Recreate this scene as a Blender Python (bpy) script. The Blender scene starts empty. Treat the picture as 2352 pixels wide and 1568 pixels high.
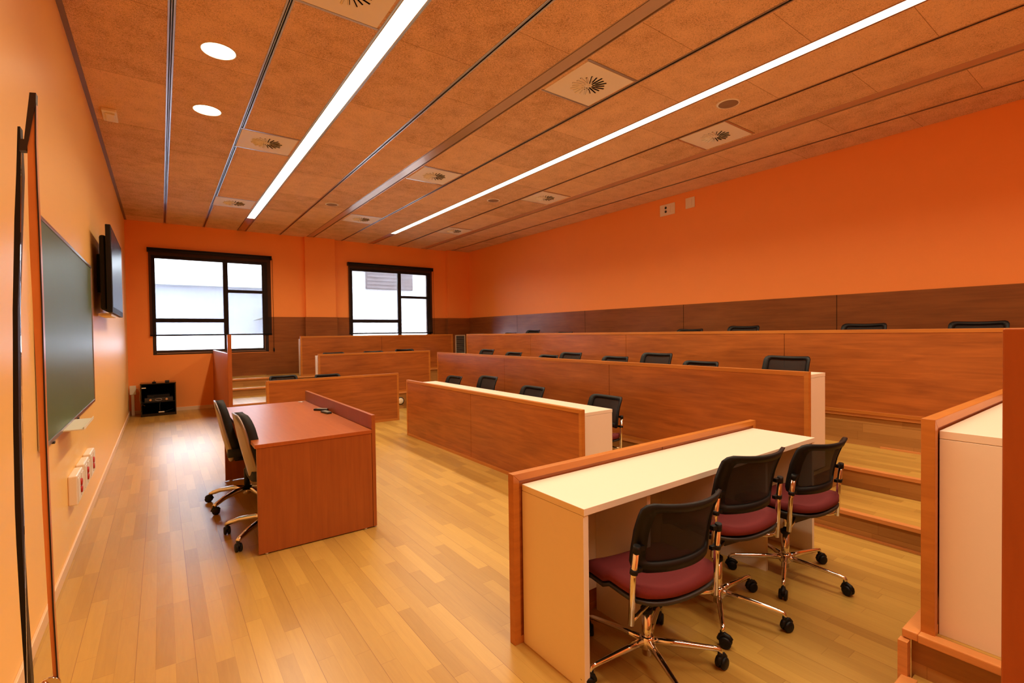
import bpy, bmesh, math, random
from mathutils import Vector, Matrix
random.seed(7)
PI = math.pi
S = bpy.context.scene
COL = S.collection

# ------------------------------------------------------------------ camera
H = 3.774            # ceiling
YF = 11.94           # window wall
XR = 7.6             # right wall
YB = -2.2            # wall behind the camera
cam_data = bpy.data.cameras.new('camera')
cam = bpy.data.objects.new('camera', cam_data); COL.objects.link(cam)
cam_data.sensor_fit = 'HORIZONTAL'; cam_data.sensor_width = 36.0
cam_data.lens = 1112.742 / 2352 * 36.0
cam_data.clip_start = 0.02; cam_data.clip_end = 200
yaw, pitch, roll = 0.6268038, -0.0181194, -0.0133799
_f = Vector((math.sin(yaw)*math.cos(pitch), math.cos(yaw)*math.cos(pitch), math.sin(pitch)))
_r = Vector((math.cos(yaw), -math.sin(yaw), 0)); _u = _r.cross(_f)
_r2 = _r*math.cos(roll) + _u*math.sin(roll); _u2 = -_r*math.sin(roll) + _u*math.cos(roll)
M = Matrix((_r2, _u2, -_f)).transposed().to_4x4()
M.translation = Vector((0.52696, 0, 1.49529))
cam.matrix_world = M
S.camera = cam

# ------------------------------------------------------------------ world, exposure
w = bpy.data.worlds.new('sky'); S.world = w; w.use_nodes = True
bg = w.node_tree.nodes['Background']
bg.inputs[0].default_value = (0.80, 0.90, 1.0, 1); bg.inputs[1].default_value = 26.0
S.view_settings.view_transform = 'Standard'; S.view_settings.look = 'None'
S.view_settings.exposure = 0.0; S.view_settings.gamma = 1.0
S.view_settings.use_curve_mapping = False
S.cycles.use_denoising = True
S.cycles.max_bounces = 10; S.cycles.diffuse_bounces = 6; S.cycles.transparent_max_bounces = 12
S.cycles.sample_clamp_indirect = 8.0
S.cycles.caustics_reflective = False; S.cycles.caustics_refractive = False

LAMP = (1.0, 0.83, 0.58)
LAMP_STRENGTH = 6.0      # the frosted lenses themselves
LAMP_POWER = 188.0       # watts of downward light per strip
LAMP_SPREAD = math.radians(146)
def area(name, loc, sx, sy, power, color, rot=(0,0,0), parent=None):
    d = bpy.data.lights.new(name, 'AREA'); d.shape = 'RECTANGLE'; d.size = sx; d.size_y = sy
    d.energy = power; d.color = color; d.spread = LAMP_SPREAD
    o = bpy.data.objects.new(name, d); COL.objects.link(o); o.location = loc; o.rotation_euler = rot
    if parent: o.parent = parent
    return o

# ------------------------------------------------------------------ materials
def lin(c):
    return tuple(((v/255)/12.92 if v/255 <= 0.04045 else ((v/255+0.055)/1.055)**2.4) for v in c) + (1,)
def mat(name):
    m = bpy.data.materials.new(name); m.use_nodes = True
    return m, m.node_tree.nodes, m.node_tree.links, m.node_tree.nodes['Principled BSDF']
def node(ns, t, **k):
    n = ns.new(t)
    for a, b in k.items(): setattr(n, a, b)
    return n
def math_n(ns, ls, op, a, b=None):
    n = ns.new('ShaderNodeMath'); n.operation = op
    for i, v in enumerate((a, b)):
        if v is None: continue
        if isinstance(v, (int, float)): n.inputs[i].default_value = v
        else: ls.new(v, n.inputs[i])
    return n.outputs[0]
def plain(name, rgb, rough=0.5, metal=0.0, noise=0.04, scale=40, bump=0.0, spec=0.5):
    m, ns, ls, p = mat(name)
    c = lin(rgb)
    tc = node(ns, 'ShaderNodeTexCoord'); nz = node(ns, 'ShaderNodeTexNoise')
    nz.inputs['Scale'].default_value = scale; nz.inputs['Detail'].default_value = 4
    ls.new(tc.outputs['Object'], nz.inputs['Vector'])
    mr = node(ns, 'ShaderNodeMapRange'); mr.inputs[3].default_value = 1-noise; mr.inputs[4].default_value = 1+noise
    ls.new(nz.outputs[0], mr.inputs[0])
    mx = node(ns, 'ShaderNodeVectorMath', operation='SCALE'); mx.inputs[0].default_value = c[:3]
    ls.new(mr.outputs[0], mx.inputs[3]); ls.new(mx.outputs[0], p.inputs['Base Color'])
    p.inputs['Roughness'].default_value = rough; p.inputs['Metallic'].default_value = metal
    p.inputs['Specular IOR Level'].default_value = spec
    if bump:
        b = node(ns, 'ShaderNodeBump'); b.inputs['Strength'].default_value = bump; b.inputs['Distance'].default_value = 0.002
        ls.new(nz.outputs[0], b.inputs['Height']); ls.new(b.outputs[0], p.inputs['Normal'])
    return m
def swizzle(ns, ls, axes, coord='Object', off=(0,0)):
    tc = node(ns, 'ShaderNodeTexCoord'); sp = node(ns, 'ShaderNodeSeparateXYZ')
    ls.new(tc.outputs[coord], sp.inputs[0])
    U = math_n(ns, ls, 'ADD', sp.outputs['XYZ'.index(axes[0])], off[0])
    V = math_n(ns, ls, 'ADD', sp.outputs['XYZ'.index(axes[1])], off[1])
    W = sp.outputs['XYZ'.index(({'X','Y','Z'}-set(axes)).pop())]
    return U, V, W
def wood(name, rgb, axes='XZ', rough=0.35, dark=0.72, light=1.12, gscale=(1.2, 16), coord='Object', spec=0.5, blot=1.0):
    """cherry laminate: grain runs along the first axis"""
    m, ns, ls, p = mat(name)
    U, V, W = swizzle(ns, ls, axes, coord)
    cb = node(ns, 'ShaderNodeCombineXYZ')
    ls.new(math_n(ns, ls, 'MULTIPLY', U, gscale[0]), cb.inputs[0]); ls.new(math_n(ns, ls, 'MULTIPLY', V, gscale[1]), cb.inputs[1])
    ls.new(math_n(ns, ls, 'MULTIPLY', W, 3.0), cb.inputs[2])
    n1 = node(ns, 'ShaderNodeTexNoise'); n1.inputs['Scale'].default_value = 1.6; n1.inputs['Detail'].default_value = 6
    n1.inputs['Roughness'].default_value = 0.62; n1.inputs['Distortion'].default_value = 0.7; ls.new(cb.outputs[0], n1.inputs['Vector'])
    cb2 = node(ns, 'ShaderNodeCombineXYZ')
    ls.new(math_n(ns, ls, 'MULTIPLY', U, 1.3*blot), cb2.inputs[0]); ls.new(math_n(ns, ls, 'MULTIPLY', V, 4.0*blot), cb2.inputs[1])
    n2 = node(ns, 'ShaderNodeTexNoise'); n2.inputs['Scale'].default_value = 1.0; n2.inputs['Detail'].default_value = 2
    n2.inputs['Distortion'].default_value = 1.2; ls.new(cb2.outputs[0], n2.inputs['Vector'])
    s = math_n(ns, ls, 'ADD', math_n(ns, ls, 'MULTIPLY', n1.outputs[0], 0.62), math_n(ns, ls, 'MULTIPLY', n2.outputs[0], 0.38))
    cr = node(ns, 'ShaderNodeValToRGB'); c = lin(rgb)
    cr.color_ramp.elements[0].position = 0.34; cr.color_ramp.elements[0].color = (c[0]*dark, c[1]*dark*0.9, c[2]*dark*0.85, 1)
    cr.color_ramp.elements[1].position = 0.66; cr.color_ramp.elements[1].color = (c[0]*light, c[1]*light, c[2]*light, 1)
    ls.new(s, cr.inputs[0]); ls.new(cr.outputs[0], p.inputs['Base Color'])
    p.inputs['Roughness'].default_value = rough; p.inputs['Specular IOR Level'].default_value = spec
    return m
def planks(name, rgb, axes, h=0.066, L=0.42, rough=0.3, var=0.22, off=(50.0, 50.0), group=3):
    """three-strip laminate: little strips, long along the first axis"""
    m, ns, ls, p = mat(name)
    U, V, W = swizzle(ns, ls, axes, 'Object', off)
    v = math_n(ns, ls, 'DIVIDE', V, h); row = math_n(ns, ls, 'FLOOR', v)
    wn = node(ns, 'ShaderNodeTexWhiteNoise', noise_dimensions='1D'); ls.new(row, wn.inputs['W'])
    u = math_n(ns, ls, 'ADD', math_n(ns, ls, 'DIVIDE', U, L), math_n(ns, ls, 'MULTIPLY', wn.outputs[0], 7.3))
    col = math_n(ns, ls, 'FLOOR', u)
    cb = node(ns, 'ShaderNodeCombineXYZ'); ls.new(row, cb.inputs[0]); ls.new(col, cb.inputs[1])
    w2 = node(ns, 'ShaderNodeTexWhiteNoise', noise_dimensions='2D'); ls.new(cb.outputs[0], w2.inputs['Vector'])
    # grain
    cg = node(ns, 'ShaderNodeCombineXYZ')
    ls.new(math_n(ns, ls, 'MULTIPLY', U, 2.2), cg.inputs[0]); ls.new(math_n(ns, ls, 'MULTIPLY', V, 26.0), cg.inputs[1])
    ls.new(math_n(ns, ls, 'MULTIPLY', w2.outputs[0], 30.0), cg.inputs[2])
    n1 = node(ns, 'ShaderNodeTexNoise'); n1.inputs['Scale'].default_value = 1.5; n1.inputs['Detail'].default_value = 6
    n1.inputs['Roughness'].default_value = 0.65; n1.inputs['Distortion'].default_value = 1.0; ls.new(cg.outputs[0], n1.inputs['Vector'])
    fac = math_n(ns, ls, 'ADD', math_n(ns, ls, 'MULTIPLY', w2.outputs[0], 0.5), math_n(ns, ls, 'MULTIPLY', n1.outputs[0], 0.5))
    cr = node(ns, 'ShaderNodeValToRGB'); c = lin(rgb)
    cr.color_ramp.elements[0].position = 0.2; cr.color_ramp.elements[0].color = (c[0]*(1-var), c[1]*(1-var*1.35), c[2]*(1-var*1.6), 1)
    cr.color_ramp.elements[1].position = 0.8; cr.color_ramp.elements[1].color = (c[0]*(1+var*.55), c[1]*(1+var*.5), c[2]*(1+var*.4), 1)
    ls.new(fac, cr.inputs[0])
    # joints
    def joint(val, width):
        fr = math_n(ns, ls, 'FRACT', val); return math_n(ns, ls, 'LESS_THAN', fr, width)
    g1 = joint(math_n(ns, ls, 'DIVIDE', V, h*group), 0.010)
    g2 = joint(math_n(ns, ls, 'DIVIDE', V, h), 0.018)
    g3 = joint(u, 0.004)
    g = math_n(ns, ls, 'MAXIMUM', g1, math_n(ns, ls, 'MULTIPLY', math_n(ns, ls, 'MAXIMUM', g2, g3), 0.45))
    mx = node(ns, 'ShaderNodeMix', data_type='RGBA', blend_type='MULTIPLY')
    ls.new(g, mx.inputs[0]); ls.new(cr.outputs[0], mx.inputs[6]); mx.inputs[7].default_value = (0.55, 0.42, 0.32, 1)
    ls.new(mx.outputs[2], p.inputs['Base Color'])
    p.inputs['Roughness'].default_value = rough
    return m
def emis(name, col, strength):
    m, ns, ls, p = mat(name)
    p.inputs['Base Color'].default_value = (0.9, 0.9, 0.9, 1)
    p.inputs['Emission Color'].default_value = col + (1,); p.inputs['Emission Strength'].default_value = strength
    return m
def sheer(name, rgb, fac, rough=0.8, scale=None):
    m, ns, ls, p = mat(name)
    p.inputs['Base Color'].default_value = lin(rgb); p.inputs['Roughness'].default_value = rough
    tr = node(ns, 'ShaderNodeBsdfTransparent'); mx = node(ns, 'ShaderNodeMixShader'); mx.inputs[0].default_value = fac
    out = ns['Material Output']
    ls.new(p.outputs[0], mx.inputs[1]); ls.new(tr.outputs[0], mx.inputs[2]); ls.new(mx.outputs[0], out.inputs[0])
    return m
def pane(name, tint=(1,1,1,1)):
    m, ns, ls, p = mat(name)
    tr = node(ns, 'ShaderNodeBsdfTransparent'); tr.inputs[0].default_value = tint
    gl = node(ns, 'ShaderNodeBsdfGlossy'); gl.inputs['Roughness'].default_value = 0.02
    fr = node(ns, 'ShaderNodeFresnel'); fr.inputs[0].default_value = 1.45
    mx = node(ns, 'ShaderNodeMixShader'); ls.new(fr.outputs[0], mx.inputs[0])
    ls.new(tr.outputs[0], mx.inputs[1]); ls.new(gl.outputs[0], mx.inputs[2])
    ls.new(mx.outputs[0], ns['Material Output'].inputs[0])
    return m
def cork(name):
    """ceiling boards: wood-wool speckle with a butt joint every 1.22 m, staggered per bay"""
    m, ns, ls, p = mat(name)
    U, V, W = swizzle(ns, ls, 'XY', 'Object')
    tc = node(ns, 'ShaderNodeTexCoord')
    n1 = node(ns, 'ShaderNodeTexNoise'); n1.inputs['Scale'].default_value = 130; n1.inputs['Detail'].default_value = 5; n1.inputs['Roughness'].default_value = .75
    n1.inputs['Distortion'].default_value = 1.5
    n2 = node(ns, 'ShaderNodeTexNoise'); n2.inputs['Scale'].default_value = 4.5; n2.inputs['Detail'].default_value = 4; n2.inputs['Roughness'].default_value = .6
    for n in (n1, n2): ls.new(tc.outputs['Object'], n.inputs['Vector'])
    bay = math_n(ns, ls, 'FLOOR', math_n(ns, ls, 'DIVIDE', math_n(ns, ls, 'ADD', U, 0.05), 0.7))
    st = math_n(ns, ls, 'MULTIPLY', math_n(ns, ls, 'MODULO', bay, 2.0), 0.5)
    q = math_n(ns, ls, 'ADD', math_n(ns, ls, 'DIVIDE', math_n(ns, ls, 'ADD', V, 10.0+1.22*0.38), 1.22), st)
    fr = math_n(ns, ls, 'FRACT', q)
    line = math_n(ns, ls, 'LESS_THAN', fr, 0.004)
    cb = node(ns, 'ShaderNodeCombineXYZ'); ls.new(bay, cb.inputs[0]); ls.new(math_n(ns, ls, 'FLOOR', q), cb.inputs[1])
    wn = node(ns, 'ShaderNodeTexWhiteNoise', noise_dimensions='2D'); ls.new(cb.outputs[0], wn.inputs['Vector'])
    s = math_n(ns, ls, 'ADD', math_n(ns, ls, 'MULTIPLY', n1.outputs[0], 0.84), math_n(ns, ls, 'MULTIPLY', n2.outputs[0], 0.16))
    s = math_n(ns, ls, 'ADD', s, math_n(ns, ls, 'MULTIPLY', math_n(ns, ls, 'SUBTRACT', wn.outputs[0], 0.5), 0.06))
    cr = node(ns, 'ShaderNodeValToRGB')
    cr.color_ramp.elements[0].position = 0.38; cr.color_ramp.elements[0].color = lin((150, 106, 70))
    cr.color_ramp.elements[1].position = 0.52; cr.color_ramp.elements[1].color = lin((240, 200, 156))
    ls.new(s, cr.inputs[0])
    mx = node(ns, 'ShaderNodeMix', data_type='RGBA', blend_type='MULTIPLY')
    ls.new(math_n(ns, ls, 'MULTIPLY', line, 0.8), mx.inputs[0]); ls.new(cr.outputs[0], mx.inputs[6]); mx.inputs[7].default_value = (0.4, 0.3, 0.25, 1)
    ls.new(mx.outputs[2], p.inputs['Base Color']); p.inputs['Roughness'].default_value = 0.85; p.inputs['Specular IOR Level'].default_value = 0.2
    b = node(ns, 'ShaderNodeBump'); b.inputs['Strength'].default_value = 0.35; b.inputs['Distance'].default_value = 0.003
    ls.new(n1.outputs[0], b.inputs['Height']); ls.new(b.outputs[0], p.inputs['Normal'])
    return m

X = {}
X['paint'] = plain('orange_paint', (250, 156, 76), 0.55, noise=0.02, scale=3, spec=0.35)
X['paint_lit'] = plain('orange_paint_lit', (255, 206, 122), 0.38, noise=0.02, scale=3, spec=0.5)  # same orange paint as the other walls, with its stronger light in the colour
X['cork'] = cork('wood_wool_board')
X['floor_top'] = planks('laminate_floor', (188, 150, 72), 'YX', rough=0.32, var=.21, L=0.62, h=0.075)
X['floor_top'].node_tree.nodes['Principled BSDF'].inputs['Specular IOR Level'].default_value = 0.75
X['riser_x'] = planks('laminate_riser', (168, 122, 66), 'YZ', h=0.083, L=0.8, rough=0.3, var=.3)
X['riser_y'] = planks('laminate_riser_cross', (168, 122, 66), 'XZ', h=0.083, L=0.8, rough=0.3, var=.3)
X['panel'] = wood('cherry_panel', (174, 98, 40), 'XZ', 0.34, dark=.6, light=1.1, blot=0.8)
X['trim'] = wood('cherry_edging', (186, 116, 46), 'XZ', 0.35, dark=.85)
X['wains_x'] = wood('wainscot_side', (138, 82, 40), 'YZ', 0.28, gscale=(1.0, 14))
X['wains_y'] = wood('wainscot_end', (144, 86, 42), 'XZ', 0.28, gscale=(1.0, 14))
X['desk_top'] = wood('desk_laminate', (170, 90, 38), 'YX', 0.33, dark=.88, light=1.06, gscale=(1.5, 24))
X['desk_side'] = wood('desk_laminate_upright', (156, 84, 32), 'ZX', 0.4, dark=.8, light=1.08, gscale=(1.0, 22))
X['guard'] = wood('guard_panel', (166, 90, 42), 'ZY', 0.3, dark=.85, gscale=(1.2, 10))  # wood tone lowered to hold the near panel's own shadow
X['nosing'] = wood('step_nosing', (206, 140, 78), 'YZ', 0.35, dark=.85)
X['white'] = plain('white_laminate', (238, 224, 204), 0.35, noise=0.01)
X['vent_white'] = plain('vent_enamel', (238, 232, 222), 0.5, noise=0.01)
X['black'] = plain('black_plastic', (11, 10, 10), 0.5, noise=0.1, spec=0.3)
X['darkgrey'] = plain('dark_grey_plastic', (42, 38, 34), 0.5)
X['black_gloss'] = plain('black_gloss', (8, 8, 9), 0.12)
X['void'] = plain('black_void', (3, 3, 3), 0.9, spec=0.1)
X['frame_dark'] = plain('dark_bronze_frame', (34, 24, 20), 0.4)
X['chrome'] = plain('chrome', (235, 232, 228), 0.08, 1.0, noise=0.01)
X['alu'] = plain('aluminium', (196, 192, 190), 0.3, 1.0, noise=0.03)
X['satin'] = plain('satin_metal_cover', (196, 170, 146), 0.22, 0.35, noise=0.03)
X['red_seat'] = plain('dark_red_fabric', (112, 40, 42), 0.85, noise=0.12, scale=300, bump=0.3, spec=0.3)
X['mesh'] = sheer('black_mesh_fabric', (14, 13, 12), 0.26, 0.8)
X['pad'] = plain('black_fabric', (18, 17, 17), 0.8, noise=0.1, scale=200)
X['silver'] = plain('silver_shell', (150, 132, 124), 0.3, 0.5)
X['board'] = plain('green_enamel_board', (88, 112, 80), 0.42, noise=0.05, scale=6, spec=0.3)
X['cream'] = plain('cream_plastic', (236, 226, 200), 0.45)
X['red_socket'] = plain('red_socket', (190, 30, 24), 0.4)
X['screen'] = plain('television_screen', (14, 10, 10), 0.3, spec=0.3)
X['blind'] = sheer('dark_blind_fabric', (40, 27, 22), 0.42, 0.9)
X['glass'] = pane('window_glass')
X['lens'] = emis('luminaire_lens', LAMP, LAMP_STRENGTH)
X['down'] = emis('downlight_lens', (1.0, 0.84, 0.6), 14.0)
X['grille'] = plain('grey_grille', (170, 164, 152), 0.6)
X['render'] = plain('pale_render', (172, 177, 190), 0.9, noise=0.03, scale=2)
X['coping'] = plain('coping', (196, 198, 202), 0.8)
X['shutter'] = wood('grey_shutter', (120, 112, 116), 'XZ', 0.7, gscale=(0.4, 30))
X['ground'] = plain('pale_paving', (150, 150, 154), 0.9, noise=0.1, scale=1)
X['base'] = plain('skirting', (232, 198, 158), 0.4)
X['speaker_mesh'] = plain('speaker_mesh', (150, 120, 96), 0.7, 0.2)
X['edge_grey'] = plain('ceiling_edge_profile', (128, 104, 92), 0.5)
X['gold'] = plain('brass_knob', (214, 176, 132), 0.3, 0.7)
X['door_wood'] = wood('door_edge_wood', (206, 132, 68), 'ZY', 0.3, gscale=(1.0, 24))

# ------------------------------------------------------------------ mesh helpers
def BM(): return bmesh.new()
def box(bm, x0, x1, y0, y1, z0, z1, mi=0, top=None, fx=None, fy=None):
    """axis aligned box; optional other material index for top, x-facing and y-facing faces"""
    v = [bm.verts.new(p) for p in ((x0,y0,z0),(x1,y0,z0),(x1,y1,z0),(x0,y1,z0),(x0,y0,z1),(x1,y0,z1),(x1,y1,z1),(x0,y1,z1))]
    fs = []
    for idx, m in (((0,3,2,1), mi), ((4,5,6,7), top if top is not None else mi), ((0,1,5,4), fy if fy is not None else mi),
                   ((2,3,7,6), fy if fy is not None else mi), ((1,2,6,5), fx if fx is not None else mi), ((3,0,4,7), fx if fx is not None else mi)):
        f = bm.faces.new([v[i] for i in idx]); f.material_index = m; fs.append(f)
    return v
def xform(vs, mt):
    for v in vs: v.co = mt @ v.co
def tube(bm, pts, r, seg=12, mi=0, cap=True, smooth=True):
    pts = [Vector(p) for p in pts]
    rs = r if isinstance(r, (list, tuple)) else [r]*len(pts)
    rings = []; n = None
    for i, p in enumerate(pts):
        t = (pts[min(i+1, len(pts)-1)] - pts[max(i-1, 0)]).normalized()
        if n is None:
            n = Vector((0,0,1)) if abs(t.z) < 0.9 else Vector((1,0,0))
        n = (n - t*n.dot(t)).normalized(); b = t.cross(n)
        rings.append([bm.verts.new(p + (n*math.cos(2*PI*k/seg) + b*math.sin(2*PI*k/seg))*rs[i]) for k in range(seg)])
    for a, c in zip(rings, rings[1:]):
        for k in range(seg):
            f = bm.faces.new((a[k], a[(k+1)%seg], c[(k+1)%seg], c[k])); f.smooth = smooth; f.material_index = mi
    if cap:
        f = bm.faces.new(rings[0][::-1]); f.material_index = mi
        f = bm.faces.new(rings[-1]); f.material_index = mi
def lathe(bm, prof, c=(0,0,0), seg=28, axis='Z', mi=0, smooth=True):
    """prof: (radius, height) list"""
    rings = []
    for r, h in prof:
        ring = []
        for k in range(seg):
            a = 2*PI*k/seg; p = (r*math.cos(a), r*math.sin(a), h)
            if axis == 'X': p = (p[2], p[0], p[1])
            if axis == 'Y': p = (p[0], p[2], p[1])
            ring.append(bm.verts.new(Vector(p)+Vector(c)))
        rings.append(ring)
    for a, b in zip(rings, rings[1:]):
        for k in range(seg):
            f = bm.faces.new((a[k], a[(k+1)%seg], b[(k+1)%seg], b[k])); f.smooth = smooth; f.material_index = mi
    for r in (rings[0], rings[-1]):
        f = bm.faces.new(r); f.material_index = mi
def prism(bm, poly, z0, z1, mi=0, top=None, side=None):
    lo = [bm.verts.new((x, y, z0)) for x, y in poly]; hi = [bm.verts.new((x, y, z1)) for x, y in poly]
    n = len(poly)
    f = bm.faces.new(lo[::-1]); f.material_index = mi
    f = bm.faces.new(hi); f.material_index = mi if top is None else top
    for i in range(n):
        f = bm.faces.new((lo[i], lo[(i+1)%n], hi[(i+1)%n], hi[i])); f.material_index = mi
def obj(name, bm, m, parent=None, loc=None, bevel=0, kind=None, fix=True):
    if fix: bmesh.ops.recalc_face_normals(bm, faces=bm.faces)
    me = bpy.data.meshes.new(name); bm.to_mesh(me); bm.free()
    for k in (m if isinstance(m, (list, tuple)) else [m]): me.materials.append(X[k])
    o = bpy.data.objects.new(name, me); COL.objects.link(o)
    if parent: o.parent = parent
    if loc: o.location = loc
    if bevel:
        b = o.modifiers.new('bevel', 'BEVEL'); b.width = bevel; b.segments = 2; b.limit_method = 'ANGLE'; b.angle_limit = 0.7
    if kind: o['kind'] = kind
    return o
def tag(o, label, cat, group=None):
    o['label'] = label; o['category'] = cat
    if group: o['group'] = group
    return o
def thing(name, label, cat, loc=(0,0,0), rz=0, group=None):
    o = bpy.data.objects.new(name, None); COL.objects.link(o); o.location = loc; o.rotation_euler = (0, 0, rz)
    o.empty_display_size = 0.1
    return tag(o, label, cat, group)
def struct(name, bm, m, parent=None, bevel=0): return obj(name, bm, m, parent, bevel=bevel, kind=None if parent else 'structure')
def dup(root, loc, rz=None, label=None, group=None):
    r = root.copy(); COL.objects.link(r); r.location = loc
    if rz is not None: r.rotation_euler = (0, 0, rz)
    if label: r['label'] = label
    if group: r['group'] = group
    for ch in list(root.children):
        c = ch.copy(); COL.objects.link(c); c.parent = r
        for g in ch.children:
            d = g.copy(); COL.objects.link(d); d.parent = c
    return r

# ================================================================== SETTING
bm = BM(); box(bm, -0.12, XR+0.12, YB-0.12, YF+0.12, -0.12, 0); struct('floor', bm, 'floor_top')
bm = BM(); box(bm, -0.12, 0, YB-0.12, YF+0.12, 0, H+0.3); struct('wall_left', bm, 'paint_lit')
bm = BM(); box(bm, XR, XR+0.12, YB-0.12, YF+0.12, 0, H+0.3); struct('wall_right', bm, 'paint')
bm = BM(); box(bm, 0, XR, YB-0.12, YB, 0, H+0.3); struct('wall_near', bm, 'paint')
# window wall with two openings and two pilasters
W1 = (0.395, 2.47, 1.145, 3.13); W2 = (4.30, 6.47, 1.145, 3.13)
bm = BM()
T0, T1 = YF, YF+0.30
box(bm, -0.12, W1[0], T0, T1, 0, H+0.3); box(bm, W1[1], W2[0], T0, T1, 0, H+0.3); box(bm, W2[1], XR+0.12, T0, T1, 0, H+0.3)
for a in (W1, W2):
    box(bm, a[0], a[1], T0, T1, 0, a[2]); box(bm, a[0], a[1], T0, T1, a[3], H+0.3)
box(bm, 3.25, 3.925, T0-0.10, T0, 0, H); box(bm, 6.93, XR, T0-0.14, T0, 0, H)
struct('wall_far', bm, 'paint')
# wainscot: right wall and window wall
bm = BM(); box(bm, XR-0.022, XR, YB, YF-0.142, 0.6, 1.925)
struct('trim_1', bm, 'wains_x')
seams = (9.51, 7.17, 4.86, 2.6)
bm = BM()
for y in seams: box(bm, XR-0.0235, XR-0.0215, y-0.003, y+0.003, 0.6, 1.925)
struct('trim_2', bm, 'void')
bm = BM()
box(bm, 1.46, W1[1]+0.0, YF-0.022, YF, 0, W1[2]-0.01)
box(bm, W1[1], 3.228, YF-0.022, YF, 0, 1.92)
box(bm, 3.228, 3.947, YF-0.122, YF-0.10, 0, 1.92); box(bm, 3.228, 3.25, YF-0.10, YF-0.0, 0, 1.92); box(bm, 3.925, 3.947, YF-0.10, YF, 0, 1.92)
box(bm, 3.947, W2[0]-0.01, YF-0.022, YF, 0, 1.92); box(bm, W2[0], W2[1], YF-0.022, YF, 0, W2[2]-0.01)
box(bm, W2[1]+0.01, 6.908, YF-0.022, YF, 0, 1.92)
box(bm, 6.908, XR-0.022, YF-0.162, YF-0.14, 0, 1.92); box(bm, 6.908, 6.93, YF-0.14, YF, 0, 1.92)
struct('trim_3', bm, 'wains_y')
# skirting left + far
bm = BM(); box(bm, 0, 0.014, YB, YF-0.014, 0, 0.075); struct('baseboard_left', bm, 'base', bevel=0.003)
bm = BM(); box(bm, 0.0, 1.40, YF-0.014, YF, 0, 0.075); struct('baseboard_far', bm, 'base', bevel=0.003)

# ceiling: bays of boards between metal rails, trays of light
RAILS = [0.637, 1.292, 2.745, 4.11, 5.54, 7.06]
LIGHTS = [(1.895, 2.075), (4.765, 4.915)]
STRIPS = [(3.29, 3.455), (6.20, 6.365)]
edges = [0.035]
gaps = sorted([(r-0.024, r+0.024) for r in RAILS] + LIGHTS + STRIPS)
bm = BM(); x = 0.03
for a, b in gaps + [(XR-0.008, XR)]:
    box(bm, x, a, YB, YF, H, H+0.03); x = b
box(bm, -0.12, XR+0.12, YB-0.12, YF+0.12, H+0.12, H+0.3)
struct('ceiling', bm, 'cork')
n = 4
for r in RAILS:
    bm = BM()
    for s in (-1, 1): box(bm, r+s*0.0175-0.0065, r+s*0.0175+0.0055, YB, YF, H-0.003, H+0.025)
    box(bm, r-0.024, r+0.024, YB, YF, H+0.022, H+0.028, 1); box(bm, r-0.0025, r+0.0025, YB, YF, H+0.004, H+0.022)
    struct('trim_%d' % n, bm, ['alu', 'darkgrey']); n += 1
for a, b in STRIPS:
    bm = BM(); box(bm, a+0.022, b-0.022, YB, YF, H+0.004, H+0.02)
    box(bm, a, a+0.008, YB, YF, H-0.002, H+0.03); box(bm, b-0.008, b, YB, YF, H-0.002, H+0.03); box(bm, a, b, YB, YF, H+0.028, H+0.034)
    struct('trim_%d' % n, bm, 'satin'); n += 1
bm = BM(); box(bm, 0, 0.036, YB, YF, H-0.004, H+0.02); struct('trim_%d' % n, bm, 'edge_grey'); n += 1

# tiers
m3 = ['riser_x', 'floor_top', 'riser_y']
def tier(bm, x0, x1, y0, y1, z0, z1): box(bm, x0, x1, y0, y1, z0, z1, 0, top=1, fx=0, fy=2)
bm = BM()
tier(bm, 4.60, XR-0.022, 1.70, YF-0.165, 0, 0.33)               # middle tier, centre block
tier(bm, 5.20, XR-0.022, YB, 1.70, 0, 0.33)
tier(bm, 4.55, 5.20, YB, 1.70, 0, 0.165)                        # half step in the aisle
tier(bm, 2.84, 4.55, YB, 0.60, 0, 0.33)                         # near block
tier(bm, 4.55, 5.20, YB, 0.60, 0.165, 0.33)
tier(bm, 1.46, 2.84, YB, 0.59, 0, 0.165); tier(bm, 1.46, 2.84, YB, 0.05, 0.165, 0.33)
tier(bm, 2.40, 4.60, 9.20, YF-0.125, 0, 0.33)                   # far block
tier(bm, 1.46, 2.40, 9.15, 9.45, 0, 0.165); tier(bm, 1.46, 2.40, 9.45, YF-0.022, 0, 0.33)
tier(bm, 1.46, 2.40, 10.65, 11.05, 0.33, 0.485); tier(bm, 1.46, 2.40, 11.05, YF-0.022, 0.33, 0.64)
struct('floor_middle_tier', bm, m3)
bm = BM()
tier(bm, 6.15, XR-0.022, YB, YF-0.165, 0.33, 0.64)
tier(bm, 2.40, 6.15, 10.75, YF-0.125, 0.33, 0.64)
struct('floor_upper_tier', bm, m3)
# nosings
bm = BM()
def nose(x0, x1, y0, y1, z): box(bm, x0, x1, y0, y1, z-0.026, z+0.006)
nose(4.53, 4.58, 0.60, 1.70, 0.165); nose(5.18, 5.23, 0.60, 1.70, 0.33); nose(6.13, 6.18, YB, 10.75, 0.64)
nose(4.585, 4.62, 1.70, 9.18, 0.33)
nose(2.82, 4.55, 0.575, 0.625, 0.33); nose(2.815, 2.865, -1.2, 0.575, 0.33); nose(1.46, 2.80, 0.57, 0.62, 0.165)
nose(2.40, 4.585, 9.18, 9.23, 0.33); nose(1.46, 2.40, 9.43, 9.48, 0.33); nose(1.46, 2.40, 9.13, 9.18, 0.165)
nose(1.46, 2.40, 10.63, 10.68, 0.485); nose(1.46, 2.40, 11.03, 11.08, 0.64); nose(2.40, 6.13, 10.73, 10.78, 0.64)
struct('trim_%d' % n, bm, 'nosing', bevel=0.004); n += 1
bm = BM()
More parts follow.
